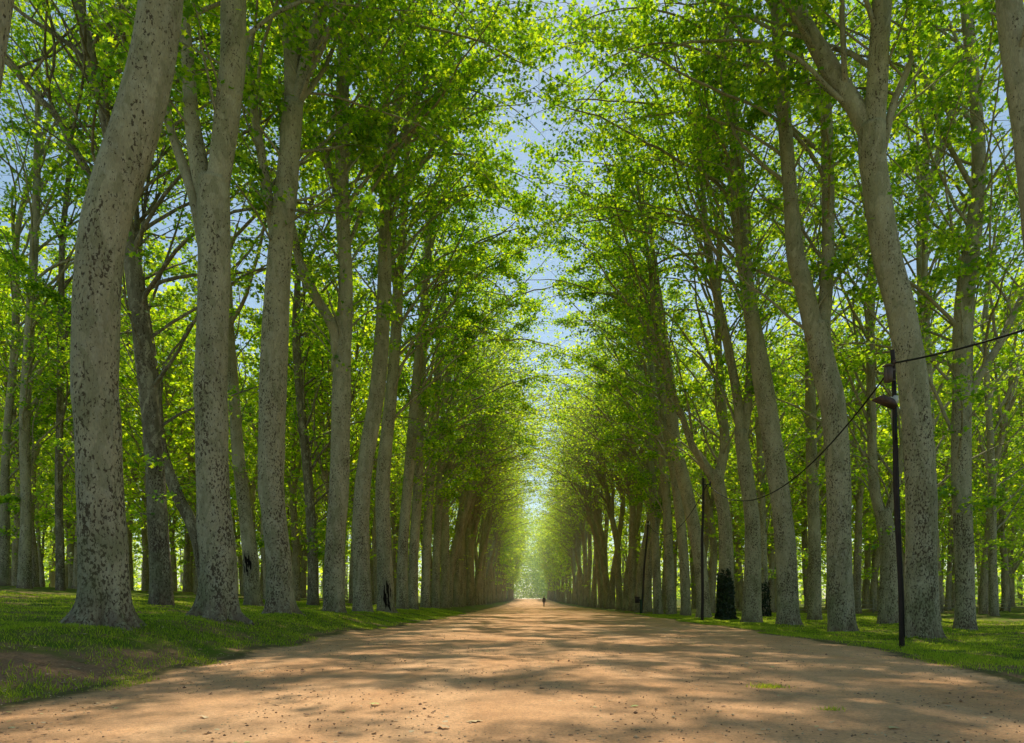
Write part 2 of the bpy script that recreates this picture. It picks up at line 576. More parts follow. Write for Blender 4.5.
def foliage(limbs, zmin, top, nleaf, toward=None, spread=1.0, dens=1.0, low=0, sz=(.14, .195), droop=1.0, clear=False):
    """secondary branches along the limbs, twigs on them; returns (branch tubes, leaf points, leaf sizes)."""
    tubes, P = [], []
    Wt = []
    for pts, rad in limbs:
        ln = np.concatenate([[0], np.cumsum(np.linalg.norm(np.diff(pts, axis=0), axis=1))])
        s = rng.uniform(.1, .5)
        az = rng.uniform(0, 2 * PI)
        while s < ln[-1] + .01:
            p = np.array([np.interp(s, ln, pts[:, k]) for k in range(3)])
            r = np.interp(s, ln, rad)
            if p[2] > zmin and r < .34:
                az += 2.4 + rng.normal(0, .5)
                hfrac = (p[2] - zmin) / max(top - zmin, 1)
                L = spread * (1.6 + 3.2 * math.sin(PI * min(1, .12 + .8 * hfrac)) * rng.uniform(.55, 1.15)) * (1 if r > .05 else .75)
                dx = np.array([math.cos(az), math.sin(az), 0])
                if toward is not None:
                    dx = unit(dx + (.45 if p[2] < 12 else .6) * np.array(toward) + (np.array([-1.1 * toward[0], .3, 0]) if clear and p[2] < 15 else 0))
                    L *= 1 + .86 * max(-.3, float(dx @ np.array(toward)))
                el = rng.uniform(.8, 2.3) if p[2] < top - 4 else rng.uniform(.2, 1.2)
                L *= 1 + .18 * el
                d = unit(dx + np.array([0, 0, el]))
                m = max(4, int(L / .6))
                q = [p]
                for _ in range(m):
                    d = unit(d + rng.normal(0, .1, 3) + np.array([0, 0, -.045 * droop]))
                    q.append(q[-1] + d * L / m)
                q = np.array(q)
                br = min(r * .5, .010 + .008 * L)
                tubes.append((q, np.linspace(br, .008, m + 1), 4))
                nt_ = int(1.5 + L * .95)
                for _ in range(nt_):
                    u = rng.uniform(.25, 1.0) * m
                    b = q[0] + 0
                    i0 = min(int(u), m - 1)
                    b = q[i0] + (q[i0 + 1] - q[i0]) * (u - i0)
                    a2 = rng.uniform(0, 2 * PI)
                    td = unit(np.array([math.cos(a2), math.sin(a2), rng.uniform(-.5, .35)]) + .5 * dx)
                    tl = rng.uniform(.4, 1.1) * (.7 + .12 * L)
                    e_ = b + td * tl + np.array([0, 0, -.12 * tl])
                    tubes.append((np.array([b, (b + e_) / 2 + np.array([0, 0, .03]), e_]), np.array([.010, .008, .004]), 3))
                    Wt.append((b, e_))
            s += rng.uniform(.35, .75) / dens
    for k in range(low):                                  # short leafy shoots low on the trunk
        pts, rad = limbs[0]
        z = rng.uniform(max(2.8, zmin - 4.5), zmin)
        i_ = int(np.argmin(np.abs(pts[:, 2] - z)))
        a = rng.uniform(0, 2 * PI)
        p = pts[i_]
        dx = np.array([math.cos(a), math.sin(a), .25])
        L = rng.uniform(.9, 2.2)
        e_ = p + dx * L + np.array([0, 0, -.25 * L])
        mid = p + dx * L * .5
        tubes.append((np.array([p, mid, e_]), np.array([.022, .014, .006]), 4))
        for _ in range(4):
            t = rng.uniform(.35, 1)
            b = p + (e_ - p) * t + np.array([0, 0, .1 * (1 - t)])
            q2 = b + rng.normal(0, .3, 3) * np.array([1, 1, .4])
            Wt.append((b, q2))
    if not Wt:
        return tubes, np.zeros((0, 3)), np.zeros(0)
    A = np.array([w[0] for w in Wt])
    B = np.array([w[1] for w in Wt])
    wt = rng.exponential(1, len(A)) ** 1.1 * (.5 + np.linalg.norm(B - A, axis=1))
    idx = rng.choice(len(A), nleaf, p=wt / wt.sum())
    t = rng.uniform(.1, 1.1, nleaf)[:, None]
    P = A[idx] + (B[idx] - A[idx]) * t + rng.normal(0, 1, (nleaf, 3)) * np.array([.21, .21, .12])
    return tubes, P, rng.uniform(sz[0], sz[1], nleaf)


GRID = {}


def build_tree_meshes(limbs, zmin, nleaf, shape, flare_amt=.55, toward=None, spread=1.0, dens=1.0, low=0, sz=(.14, .195), nseg=20, twigs=True, droop=1.0, clear=False, rough=.022):
    """limbs[0] is the trunk (local coords, z=0 at the ground)."""
    mb = MB()
    for k, (pts, rad) in enumerate(limbs):
        if k == 0:
            mb.tube(pts, rad, nseg, rough, (pts[:, 2], flare_amt))
            GRID['last'] = mb.last
        else:
            mb.tube(pts, rad, max(6, int(nseg * .6)) if rad[0] > .07 else 6, rough * .8)
    top = max(float(l[0][:, 2].max()) for l in limbs)
    tubes, P, S = foliage(limbs, zmin, top, nleaf, toward, spread, dens, low, sz, droop, clear)
    for q, r, n in tubes:
        if twigs or n > 3:
            mb.tube(q, r, n, 0, cap=False)
    return mb.mesh('trunk'), leaf_mesh('crown', P, S, shape)


def hero(base, Y, trunk, limbs=(), label='', top=27, lean=(.18, 0), zmin=6.5, nleaf=12500, spread=1.1, dens=1.0, low=0, shape=LOBED, bark=None, toward=(1, 0, 0), flare=.32, group=None, seg=22, clear=None):
    """base (px,py); trunk: rows (px,py,width px) from bottom up; limbs: lists of rows."""
    X0 = (base[0] - CX) * Y / F
    z0 = float(gz(X0, Y))
    org = np.array([X0, Y, z0])
    wob = rng.uniform(0, 6.28, 2)

    def conv(rows):
        P = []
        for r in rows:
            w = W(r[0], r[1], Y) - org
            P.append([*w, r[2] * Y / F / 2 * .86])
        P = np.array(P)
        return P
    T = conv(trunk)
    r0 = T[0, 3]
    foot = np.array([[0, 0, -.35, r0 * 1.06], [0, 0, .02, r0 * 1.05]])
    low_ = T[T[:, 2] > .35]
    P = np.vstack([foot, low_])
    S = spline(P, 7)
    S[:, 1] += .10 * np.sin(S[:, 2] * .45 + wob[0]) * np.clip(S[:, 2] / 4, 0, 1)
    # dense rings near the foot
    zz = np.concatenate([np.linspace(-.35, 1.2, 14), np.linspace(1.5, 3, 5)])
    hi = S[S[:, 2] > 3.3]
    lo = np.array([[np.interp(z, S[:, 2], S[:, k]) for k in range(4)] for z in zz])
    lo[:, 2] = zz
    S = np.vstack([lo, hi])
    out = [(S[:, :3], S[:, 3])]
    tips = []
    if limbs:
        for l in limbs:
            ext = True
            tp = top
            if isinstance(l, tuple):
                l, ext, tp = l
            L = conv(l)
            Q = spline(L, 6)
            off = np.interp(Q[0, 2], S[:, 2], S[:, 1])
            Q[:, 1] += off + np.linspace(0, rng.normal(0, .5), len(Q))
            out.append((Q[:, :3], np.maximum(Q[:, 3], .02)))
            if ext:
                tips.append((Q, tp))
    else:
        tips.append((S, top))
    for Q, tp in tips:
        d = Q[-1, :3] - Q[-4, :3]
        if tp > Q[-1, 2] + 1:
            g_ = grow(Q[-1, :3], d, Q[-1, 3], tp, lean, .05)
            out += g_
    tm, cm = build_tree_meshes(out, zmin, nleaf, shape, flare, toward, spread, dens, low, nseg=seg, clear=(Y < 36) if clear is None else clear)
    t = thing('plane_tree', label, 'tree', tuple(org), 0, group)
    link('trunk', tm, bark or BARK, t)
    link('crown', cm, LEAF, t)
    GRID[id(out)] = GRID['last']
    return t, out


def proto_tree(kind):
    """a whole tree grown by rule; +x is the side its crown leans to."""
    if kind == 'row':
        H = rng.uniform(27, 31)
        r = rng.uniform(.40, .47)
        fh = rng.uniform(10, 14)
        lean = rng.uniform(.02, .06)
        nl = 5000
        zmin, spread, sz = rng.uniform(7.5, 10.0), 1.2, (.20, .28)
    else:
        H = rng.uniform(20, 26)
        r = rng.uniform(.25, .36)
        fh = rng.uniform(4.5, 10)
        lean = rng.uniform(-.04, .08)
        nl = 3600
        zmin, spread, sz = rng.uniform(3.6, 5.0), 1.0, (.24, .36)
    pts, rad = [np.array([0, 0, -.4]), np.array([0, 0, .02])], [r * 1.08, r * 1.06]
    for z in (.15, .3, .5, .8, 1.2):
        pts.append(np.array([0, 0, z]))
        rad.append(r)
    d = np.array([lean * .6, rng.normal(0, .03), 1.0])
    p = pts[-1].copy()
    while p[2] < fh:
        d = unit(d + np.array([lean * .08, 0, 0]) + rng.normal(0, .035, 3) * np.array([1, 1, .2]))
        p = p + d * .9
        pts.append(p)
        rad.append(r * (1 - .22 * p[2] / fh))
    limbs = [(np.array(pts), np.array(rad))]
    k = int(rng.integers(3, 5)) if kind == 'row' else int(rng.integers(2, 4))
    a0 = rng.uniform(0, 2 * PI)
    for j in range(k):
        a = a0 + j * 2 * PI / k + rng.normal(0, .3)
        f_ = (.15 if j == 0 else .36) * rng.uniform(.7, 1.2)
        dd = unit(np.array([math.cos(a) * f_ + lean, math.sin(a) * f_, 1.0]))
        s_ = pts[-1] - d * rng.uniform(.3, .6) if j == 0 else pts[-1 - int(rng.integers(1, 3))]
        limbs += grow(s_, dd, rad[-1] * (.85 if j == 0 else rng.uniform(.5, .68)), H - rng.uniform(0, 4) * (j > 0), (lean * 1.5, 0), .055)
    return build_tree_meshes(limbs, zmin, nl, HEXA if kind == 'row' else QUAD, .45, (1, 0, 0) if kind == 'row' else None, spread, .95, 2, sz, 14, twigs=False)


# ---- the trees one can tell apart, traced trunk by trunk
XL, XR = -7.68, 11.35
HEROES = []


def H(*a, **k):
    r = hero(*a, **k)
    HEROES.append((r[0].location.x, r[0].location.y))
    return r


YL = lambda px: XL * F / (px - CX)
YR = lambda px: XR * F / (px - CX)
RT = (1, 0, 0)
LT = (-1, 0, 0)
# row opposite the poles
H((-80, 640), 8.6, [(-80, 640, 66), (-76, 500, 64), (-62, 300, 62), (-40, 120, 58), (-21, 0, 52), (4, -120, 46)], label='plane tree whose leaning trunk only just enters at the upper corner', zmin=8.5, lean=(.1, -.1), nleaf=7000)
H((103, 627), 12.35, [(103, 627, 52), (104, 584, 50), (102, 503, 47), (100, 421, 47), (98, 380, 47), (102, 256, 49), (114, 194, 50), (140, 102, 50), (158, 0, 46), (164, -120, 40)],
  [[(163, -100, 34), (150, -180, 28), (140, -260, 24)], [(164, -100, 30), (190, -190, 26), (210, -280, 22)]],
  label='thickest plane tree with flared roots and a bulging bend high up', zmin=12.5, flare=.85, nleaf=9000, seg=34)
H((218, 614), 16.9, [(218, 614, 42), (219, 560, 38), (215, 503, 36), (213, 421, 36), (211, 379, 36), (213, 260, 35), (212, 205, 36), (213, 178, 34)],
  [[(214, 195, 26), (220, 160, 26), (227, 110, 28), (233, 60, 28), (234, 0, 27), (236, -90, 24)],
   [(210, 215, 22), (197, 165, 22), (187, 110, 17), (182, 55, 14), (176, 0, 12), (172, -60, 10)],
   ([(203, 250, 14), (191, 195, 14), (178, 160, 12), (163, 120, 9), (152, 70, 7), (140, 10, 5)], True, 17)],
  label='plane tree beside the thickest one, its trunk splitting wide into two limbs', zmin=11.5, flare=.6, seg=28)
H((280, 613), 21.3, [(280, 613, 31), (278, 557, 28), (270, 484, 29), (271, 420, 30), (273, 380, 31), (281, 256, 26), (288, 179, 24), (293, 102, 22)],
  [[(292, 115, 19), (290, 60, 20), (285, 0, 20), (280, -60, 17)], [(295, 110, 15), (305, 60, 15), (318, 10, 15), (328, -40, 12)],
   ([(280, 270, 12), (268, 190, 11), (255, 110, 9), (248, 40, 7)], True, 16)],
  label='speckled plane tree curving gently, third thick trunk from the bulging one', zmin=10.5, flare=.45, seg=26)
H((334, 613), 27.4, [(334, 613, 24), (335, 545, 23), (340, 480, 22), (342, 379, 20), (345, 286, 16), (342, 205, 16), (343, 102, 15), (346, 0, 13)],
  [[(344, 20, 13), (346, -20, 12), (349, -60, 10)], ([(337, 372, 12), (335, 332, 12), (318, 300, 11), (306, 276, 10), (296, 225, 8), (290, 170, 6)], True, 20),
   ([(343, 215, 9), (330, 170, 8), (316, 130, 7), (304, 100, 6), (296, 60, 5)], True, 22)],
  label='straight plane tree with a dark limb leaving low toward the speckled trunk', zmin=9.5, seg=24)
H((363, 612), 31.9, [(362, 612, 20), (361, 545, 19), (364, 480, 18), (378, 380, 18), (384, 286, 16), (386, 205, 14), (388, 160, 14)],
  [[(388, 170, 9), (395, 120, 9), (405, 60, 8), (412, 10, 7)], [(388, 170, 9), (386, 110, 9), (383, 50, 8), (380, 0, 7)], [(389, 175, 7), (408, 120, 7), (425, 60, 6), (434, 20, 5)]],
  label='plane tree just in front of the trunk with the black scar', zmin=6.8, seg=22, shape=LOBED)
tL6, limbsL6 = H((386, 610), 36.5, [(385, 610, 19), (384, 550, 17), (383, 480, 16), (391, 400, 14), (396, 330, 13), (398, 280, 12)],
  [[(398, 290, 9), (403, 230, 9), (408, 170, 8), (412, 110, 7)], [(397, 300, 7), (390, 240, 7), (386, 190, 6)]],
  label='plane tree with a black burnt scar at its foot', zmin=6.5, seg=22, shape=HEXA)
H((402, 608), 42.4, [(402, 608, 13), (403, 545, 12), (408, 480, 12), (415, 400, 11), (424, 300, 9), (430, 230, 8)], label='slim plane tree next past the burnt scar, leaning to the path', zmin=6.5, shape=HEXA, seg=18)
H((413, 607), 46.6, [(413, 607, 12), (414, 545, 11), (418, 480, 11), (421, 400, 10), (424, 300, 9)], label='slim upright plane tree, second past the one with the burnt scar', zmin=6.5, shape=HEXA, seg=18)
H((425, 606), 51.8, [(425, 606, 11), (427, 545, 10), (430, 480, 10), (436, 400, 9), (441, 320, 8)], label='slim plane tree, third past the one with the burnt scar', zmin=6.5, shape=HEXA, seg=18)
H((435, 606), 57, [(435, 606, 10), (437, 545, 9), (440, 480, 9), (446, 400, 8), (455, 320, 7)], label='slim plane tree, fourth past the one with the burnt scar', zmin=6.5, shape=HEXA, seg=16)
# row behind the poles
H((1085, 640), 14.0, [(1060, 640, 40), (1052, 500, 38), (1042, 300, 34), (1026, 140, 30), (1014, 50, 27), (1008, -40, 25)], label='plane tree at the very edge with only its leaning upper trunk showing', zmin=11, lean=(-.18, 0), toward=LT, nleaf=6000)
H((922, 638), 19.7, [(922, 638, 35), (921, 560, 33), (920, 500, 32), (911, 380, 30), (900, 307, 30), (888, 256, 30), (881, 205, 29), (874, 153, 30), (873, 125, 30)],
  [[(871, 135, 20), (860, 100, 21), (850, 75, 21), (838, 45, 21), (819, 0, 17), (803, -50, 14)], [(874, 140, 24), (875, 90, 23), (874, 50, 21), (874, 0, 21), (872, -70, 18)],
   ([(884, 150, 9), (893, 105, 8), (906, 70, 7), (915, 30, 5)], True, 20)],
  label='thick plane tree right behind the lamp pole, forking high into two limbs', zmin=10, lean=(-.18, 0), toward=LT, flare=.35, seg=28)
H((842, 633), 24.7, [(842, 633, 28), (840, 560, 27), (838, 479, 27), (831, 405, 28), (820, 355, 27), (818, 325, 27)],
  [[(815, 340, 21), (804, 295, 21), (793, 256, 20), (788, 205, 16), (781, 128, 15), (774, 51, 13), (768, -20, 11)], [(822, 335, 16), (827, 256, 14), (826, 153, 14), (822, 80, 13), (815, 10, 11), (810, -40, 9)]],
  label='plane tree opening into a tall narrow fork, beside the lamp pole', zmin=9, lean=(-.18, 0), toward=LT, seg=26)
H((788, 627), 29.8, [(788, 627, 24), (785, 529, 23), (770, 430, 22), (758, 358, 20), (750, 307, 16), (742, 230, 14), (740, 180, 14), (733, 120, 14), (727, 59, 16), (722, 0, 15)],
  [[(722, 10, 14), (718, -40, 12)], ([(755, 345, 10), (744, 300, 9), (735, 250, 7), (728, 200, 6)], True, 24)],
  label='leaning plane tree curving steadily toward the path, past the narrow fork', zmin=6.5, lean=(-.18, 0), toward=LT, seg=24)
H((752, 623), 34.6, [(755, 623, 21), (752, 529, 17), (745, 470, 16), (741, 430, 15)],
  [[(742, 445, 14), (738, 400, 11), (727, 340, 10), (715, 285, 9), (706, 230, 8)], [(743, 440, 11), (748, 400, 10), (750, 340, 9), (748, 280, 8)]],
  label='plane tree between the ivy clad trunk and the leaning one', zmin=6.2, lean=(-.18, 0), toward=LT, seg=22, shape=HEXA)
tR5, limbsR5 = H((727, 620), 38.9, [(728, 620, 18), (725, 529, 15), (719, 490, 15), (715, 470, 15)],
  [[(714, 482, 11), (704, 465, 10), (691, 446, 8), (680, 415, 7), (672, 395, 7), (664, 369, 7), (655, 330, 6)], [(717, 482, 12), (723, 455, 11), (724, 440, 11), (720, 390, 9), (717, 340, 8)]],
  label='plane tree with dark ivy at its foot and a low wide fork', zmin=6, lean=(-.18, 0), toward=LT, seg=22, shape=HEXA)
H((704, 617), 44, [(704, 617, 15), (700, 559, 15), (688, 499, 15), (674, 440, 14), (672, 400, 13), (664, 340, 11), (657, 290, 9)], label='strongly leaning plane tree behind the bare wooden pole', zmin=6, lean=(-.16, 0), toward=LT, seg=18, shape=HEXA)
H((686, 615), 49.3, [(685, 615, 11), (684, 559, 11), (678, 499, 11), (668, 440, 10), (660, 380, 9), (654, 320, 8)], label='plane tree next past the strongly leaning one behind the bare pole', zmin=6, lean=(-.16, 0), toward=LT, seg=18, shape=HEXA)
H((671, 612), 54, [(671, 612, 11), (668, 529, 10), (664, 470, 10), (657, 410, 9), (650, 350, 8)], label='plane tree second past the strongly leaning one behind the bare pole', zmin=6, lean=(-.16, 0), toward=LT, seg=18, shape=HEXA)
H((658, 611), 59.4, [(658, 611, 10), (655, 529, 9), (651, 470, 9), (645, 400, 8)], label='plane tree just behind the thin crooked pole', zmin=6, lean=(-.16, 0), toward=LT, seg=16, shape=HEXA)
# second rows and the nearest trees of the wood
H((162, 605), 23.3, [(163, 605, 23), (156, 503, 21), (152, 421, 20), (144, 340, 20), (135, 280, 18), (128, 235, 14), (122, 190, 13)],
  [[(124, 205, 12), (115, 160, 12), (108, 110, 12), (98, 60, 13), (88, 0, 11)], ([(126, 230, 9), (108, 205, 9), (90, 175, 9), (78, 155, 9), (58, 118, 8), (35, 95, 8), (15, 70, 7), (-5, 52, 6)], True, 17),
   ([(108, 120, 7), (95, 85, 7), (80, 55, 6), (55, 35, 5), (30, 20, 4), (10, 4, 4)], True, 20), ([(120, 185, 7), (128, 140, 8), (122, 80, 8), (112, 30, 7)], True, 22)],
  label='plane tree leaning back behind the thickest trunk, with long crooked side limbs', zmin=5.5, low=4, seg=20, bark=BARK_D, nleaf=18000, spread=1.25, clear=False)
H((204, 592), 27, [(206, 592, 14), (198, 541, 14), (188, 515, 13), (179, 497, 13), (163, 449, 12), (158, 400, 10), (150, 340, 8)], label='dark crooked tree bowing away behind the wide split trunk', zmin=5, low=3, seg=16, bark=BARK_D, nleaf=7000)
tB2, limbsB2 = H((253, 606), 31.2, [(253, 606, 18), (250, 560, 17), (244, 508, 15), (239, 460, 14), (235, 400, 13), (229, 330, 12), (225, 260, 10)], label='slender plane tree with a black patch between two thick trunks', zmin=5, low=3, seg=18)
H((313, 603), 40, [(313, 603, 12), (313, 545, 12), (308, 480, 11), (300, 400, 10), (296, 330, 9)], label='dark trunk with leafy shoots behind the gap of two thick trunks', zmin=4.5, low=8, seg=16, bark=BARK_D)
H((24, 586), 37, [(24, 586, 13), (25, 500, 11), (26, 421, 11), (29, 340, 10), (31, 281, 9), (38, 180, 8)], label='slim pale tree standing alone on the far grass, nearest the edge but one', zmin=5.5, low=2, seg=16, top=31, nleaf=14000, spread=1.25)
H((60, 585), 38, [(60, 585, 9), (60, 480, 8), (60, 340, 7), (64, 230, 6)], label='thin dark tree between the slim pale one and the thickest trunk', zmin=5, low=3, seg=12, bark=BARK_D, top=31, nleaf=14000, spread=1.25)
H((3, 585), 39, [(3, 585, 10), (6, 480, 9), (9, 421, 8), (14, 340, 8), (16, 250, 7)], label='slim tree on the far grass cut by the edge of the view', zmin=5.5, low=2, seg=12, top=31, nleaf=14000, spread=1.25)
H((888, 623), 31, [(888, 623, 20), (888, 560, 18), (885, 530, 18), (881, 510, 17)],
  [[(882, 525, 11), (872, 490, 11), (868, 440, 10), (866, 405, 10), (864, 330, 9), (866, 250, 8)], [(885, 520, 9), (893, 485, 9), (900, 440, 8), (905, 380, 7)]],
  label='plane tree with a low fork, glimpsed beside the lamp pole', zmin=4.8, low=4, lean=(-.03, 0), toward=LT, seg=18, nleaf=6500, clear=False)
H((965, 629), 24.5, [(965, 629, 22), (964, 579, 20), (962, 479, 21), (964, 380, 20), (964, 307, 20), (969, 256, 18), (977, 179, 15), (976, 102, 13), (968, 0, 13), (960, -70, 11)],
  [([(970, 400, 9), (978, 378, 10), (988, 362, 9), (1000, 340, 8), (1012, 312, 7), (1022, 290, 6), (1034, 262, 5)], True, 16)],
  label='upright plane tree on the lawn with one dark limb rising sideways', zmin=5.5, low=4, lean=(-.04, 0), toward=LT, seg=20, clear=False, nleaf=13000)
H((934, 612), 34, [(934, 614, 13), (930, 500, 13), (926, 380, 12), (923, 245, 12), (925, 200, 12)],
  [[(924, 210, 9), (926, 153, 9), (937, 51, 8), (942, 0, 7)], [(926, 205, 8), (936, 160, 8), (948, 120, 7), (962, 70, 6)]],
  label='slim forked tree rising between the thick lamp pole tree and the lawn tree', zmin=5, low=2, seg=14, nleaf=9000, clear=False)
H((994, 613), 41, [(994, 613, 10), (993, 530, 8), (989, 430, 7), (986, 330, 6)], label='thin tree at the far edge of the lawn, by the fence', zmin=4.2, low=4, seg=12, nleaf=6000)
H((815, 619), 38, [(815, 619, 14), (813, 500, 13), (811, 405, 12), (808, 320, 10)], label='plane tree seen between the narrow fork tree and the leaning one', zmin=4.8, low=3, seg=16, lean=(-.03, 0), nleaf=7000)
tRi, limbsRi = H((765, 612), 46, [(765, 612, 9), (762, 500, 8), (757, 400, 8)], label='slender tree with an ivy sleeve behind the leaning tree', zmin=4.8, low=3, seg=14)

# ---- the rest of the rows and the wood: copies of grown trees
ROWP = [proto_tree('row') for _ in range(7)]
WOODP = [proto_tree('wood') for _ in range(8)]
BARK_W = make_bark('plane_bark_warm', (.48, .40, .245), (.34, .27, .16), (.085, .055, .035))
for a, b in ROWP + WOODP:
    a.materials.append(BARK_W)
    b.materials.append(LEAF_SUN_TINT)
count = 0
FIRST = {}


def plant(x, y, kind, lean_rot, label, group, s=1.0):
    global count
    pool = ROWP if kind == 'row' else WOODP
    k = int(rng.integers(0, len(pool)))
    t = bpy.data.objects.new('plane_tree', None)
    t.empty_display_size = .3
    COL.objects.link(t)
    t.location = (x, y, float(gz(x, y)))
    t.rotation_euler = (0, 0, lean_rot)
    t.scale = (s, s, s * rng.uniform(.94, 1.06))
    tag(t, label, 'tree', group)
    key = (kind, k)
    if key not in FIRST:
        FIRST[key] = (bpy.data.objects.new('trunk', pool[k][0]), bpy.data.objects.new('crown', pool[k][1]))
        tr, cr = FIRST[key]
    else:
        tr, cr = FIRST[key][0].copy(), FIRST[key][1].copy()
    for o in (tr, cr):
        COL.objects.link(o)
        o.parent = t
    count += 1


y = 62.3
while y < 285:
    plant(XL + rng.normal(0, .15) + (1.8 * min(1, max(0, (y - 165) / 60))), y + rng.normal(0, .3), 'row' if y < 165 else 'wood', rng.normal(0, .25) + (1.0 if y > 100 else .15), 'tall plane tree far along the straight row opposite the poles', 'plane trees far along the row opposite the poles', rng.uniform(.9, 1.05) * (1 if y < 165 else 1.25))
    y += 4.9
y = 64.3
while y < 285:
    plant(XR + rng.normal(0, .15) - (2.2 * min(1, max(0, (y - 165) / 60))), y + rng.normal(0, .3), 'row' if y < 165 else 'wood', PI + rng.normal(0, .25) - (1.0 if y > 100 else .15), 'tall plane tree far along the leaning row behind the poles', 'plane trees far along the row behind the poles', rng.uniform(.9, 1.05) * (1 if y < 165 else 1.25))
    y += 4.9
# wood on either side, a loose planting grid
spots = []
for side in (-1, 1):
    x0 = XL - 5.2 if side < 0 else XR + 5.0
    for r in range(12):
        x = x0 + side * r * 5.4
        for yy in np.arange(10, 160, 6.2):
            px, py_ = x + rng.normal(0, .9), yy + rng.normal(0, 1.2)
            if abs(px) > .80 * py_ + 3 or py_ < 22 and abs(px) < 14:
                continue
            if any(math.hypot(px - a, py_ - b) < 3.6 for a, b in HEROES):
                continue
            # keep the sight lines of the traced trees clear: nothing nearer than 40 m off the lawns
            if py_ < 47 and 0 < px < 36 or py_ < 43 and -34 < px < 0:
                continue
            spots.append((px, py_))
spots.sort(key=lambda p: p[1] + .25 * abs(p[0]))
spots = spots[:300 - count - len(HEROES) - 4]
far = max(p_[1] for p_ in spots)
for px, py_ in spots:
    if px < 0:
        plant(px, py_, 'wood', rng.uniform(0, 6.28), 'slender tree of the wood beyond the mossy bank', 'trees of the wood beyond the mossy bank', rng.uniform(.85, 1.1))
    else:
        plant(px, py_, 'wood', rng.uniform(0, 6.28), 'slender tree of the wood beyond the flat lawn', 'trees of the wood beyond the flat lawn', rng.uniform(.85, 1.1))
print('trees', count + len(HEROES), 'far', far)

# ---- the wood farther off, which reads as one mass: trunks and leaf clumps
mb = MB()
P = []
for side in (-1, 1):
    for k in range(520):
        yy = rng.uniform(70, 330)
        lim = .8 * yy + 20
        xx = side * rng.uniform(18, max(30, lim))
        if yy < 130 and abs(xx) < 70:
            xx = side * rng.uniform(70, 130)
        zz = float(gz(xx, yy))
        if k < 260:
            mb.tube([(xx, yy, zz - .3), (xx + rng.normal(0, .3), yy, zz + 6), (xx + rng.normal(0, .8), yy, zz + 17)], [.33, .26, .1], 6)
        n = 90
        c = np.array([xx, yy, zz])
        P.append(c + np.c_[rng.normal(0, 2.0, n), rng.normal(0, 2.0, n), 24 * rng.uniform(.015, 1, n) ** 1.15])
mb2 = mb.mesh('distant_wood')
dw = link('distant_wood', mb2, BARK)
tag(dw, kind='stuff')
for k in range(160):                                    # and beyond the end of the avenue
    xx = rng.uniform(-40, 45)
    yy = rng.uniform(345, 420)
    n = 420
    P.append(np.array([xx, yy, 1.0]) + np.c_[rng.normal(0, 3, n), rng.normal(0, 3, n), np.where(rng.random(n) < .6, rng.uniform(.5, 24, n), rng.uniform(20, 46, n))])
P = np.concatenate(P)
dl = link('distant_foliage', leaf_mesh('distant_foliage', P, rng.uniform(.6, 1.1, len(P)), QUAD), LEAF_SUN_TINT)
tag(dl, kind='stuff')

# ------------------------------------------------------------------ ivy and scars
def wrap_points(pts, rad, z0, z1, n, a0=0, a1=2 * PI, out=.06):
    z = rng.uniform(z0, z1, n)
    a = rng.uniform(a0, a1, n)
    c = np.stack([np.interp(z, pts[:, 2], pts[:, k]) for k in range(2)], -1)
    r = np.interp(z, pts[:, 2], rad) * (1 + .5 * np.exp(-z / .3)) + rng.uniform(.0, out, n)
    d = np.stack([np.cos(a), np.sin(a), np.zeros(n)], -1)
    return np.stack([c[:, 0] + d[:, 0] * r, c[:, 1] + d[:, 1] * r, z], -1), d


def ivy(tree, limbs, z1, n, label, a0=0, a1=2 * PI):
    pts, rad = limbs[0]
    root = thing('ivy', label, 'ivy', tuple(tree.location))
    P, d = wrap_points(pts, rad, -.02, z1, n, a0, a1, .09)
    ang = np.arctan2(d[:, 1], d[:, 0])
    zt = z1 * (.86 + .08 * np.sin(3 * ang + 1) + .06 * np.sin(7 * ang))
    keep = rng.random(n) < np.clip((zt - P[:, 2]) / .5 + .1, 0, 1)
    P, d = P[keep], d[keep]
    link('foliage', leaf_mesh('ivy_foliage', P, rng.uniform(.10, .17, len(P)), LOBED, .5, normal=d), IVY, root)
    mb = MB()
    for k in range(9):
        a = a0 + (a1 - a0) * (k + .5) / 9
        zz = np.linspace(-.1, z1 * rng.uniform(.8, .97), 10)
        aa = a + np.cumsum(rng.normal(0, .12, 10))
        rr = np.interp(zz, pts[:, 2], rad) * (1 + .5 * np.exp(-np.clip(zz, 0, 9) / .3)) + .01
        mb.tube(np.stack([np.interp(zz, pts[:, 2], pts[:, 0]) + np.cos(aa) * rr, np.interp(zz, pts[:, 2], pts[:, 1]) + np.sin(aa) * rr, zz], -1), np.linspace(.03, .01, 10), 5)
    link('stem', mb.mesh('ivy_stem'), SCAR, root)


ivy(tR5, limbsR5, 3.1, 2600, 'dense near black ivy sleeve on the low forked trunk by the bare pole', PI * .7, PI * 1.72)
ivy(tRi, limbsRi, 2.6, 900, 'thin dark ivy sleeve on a slender trunk behind the leaning tree')


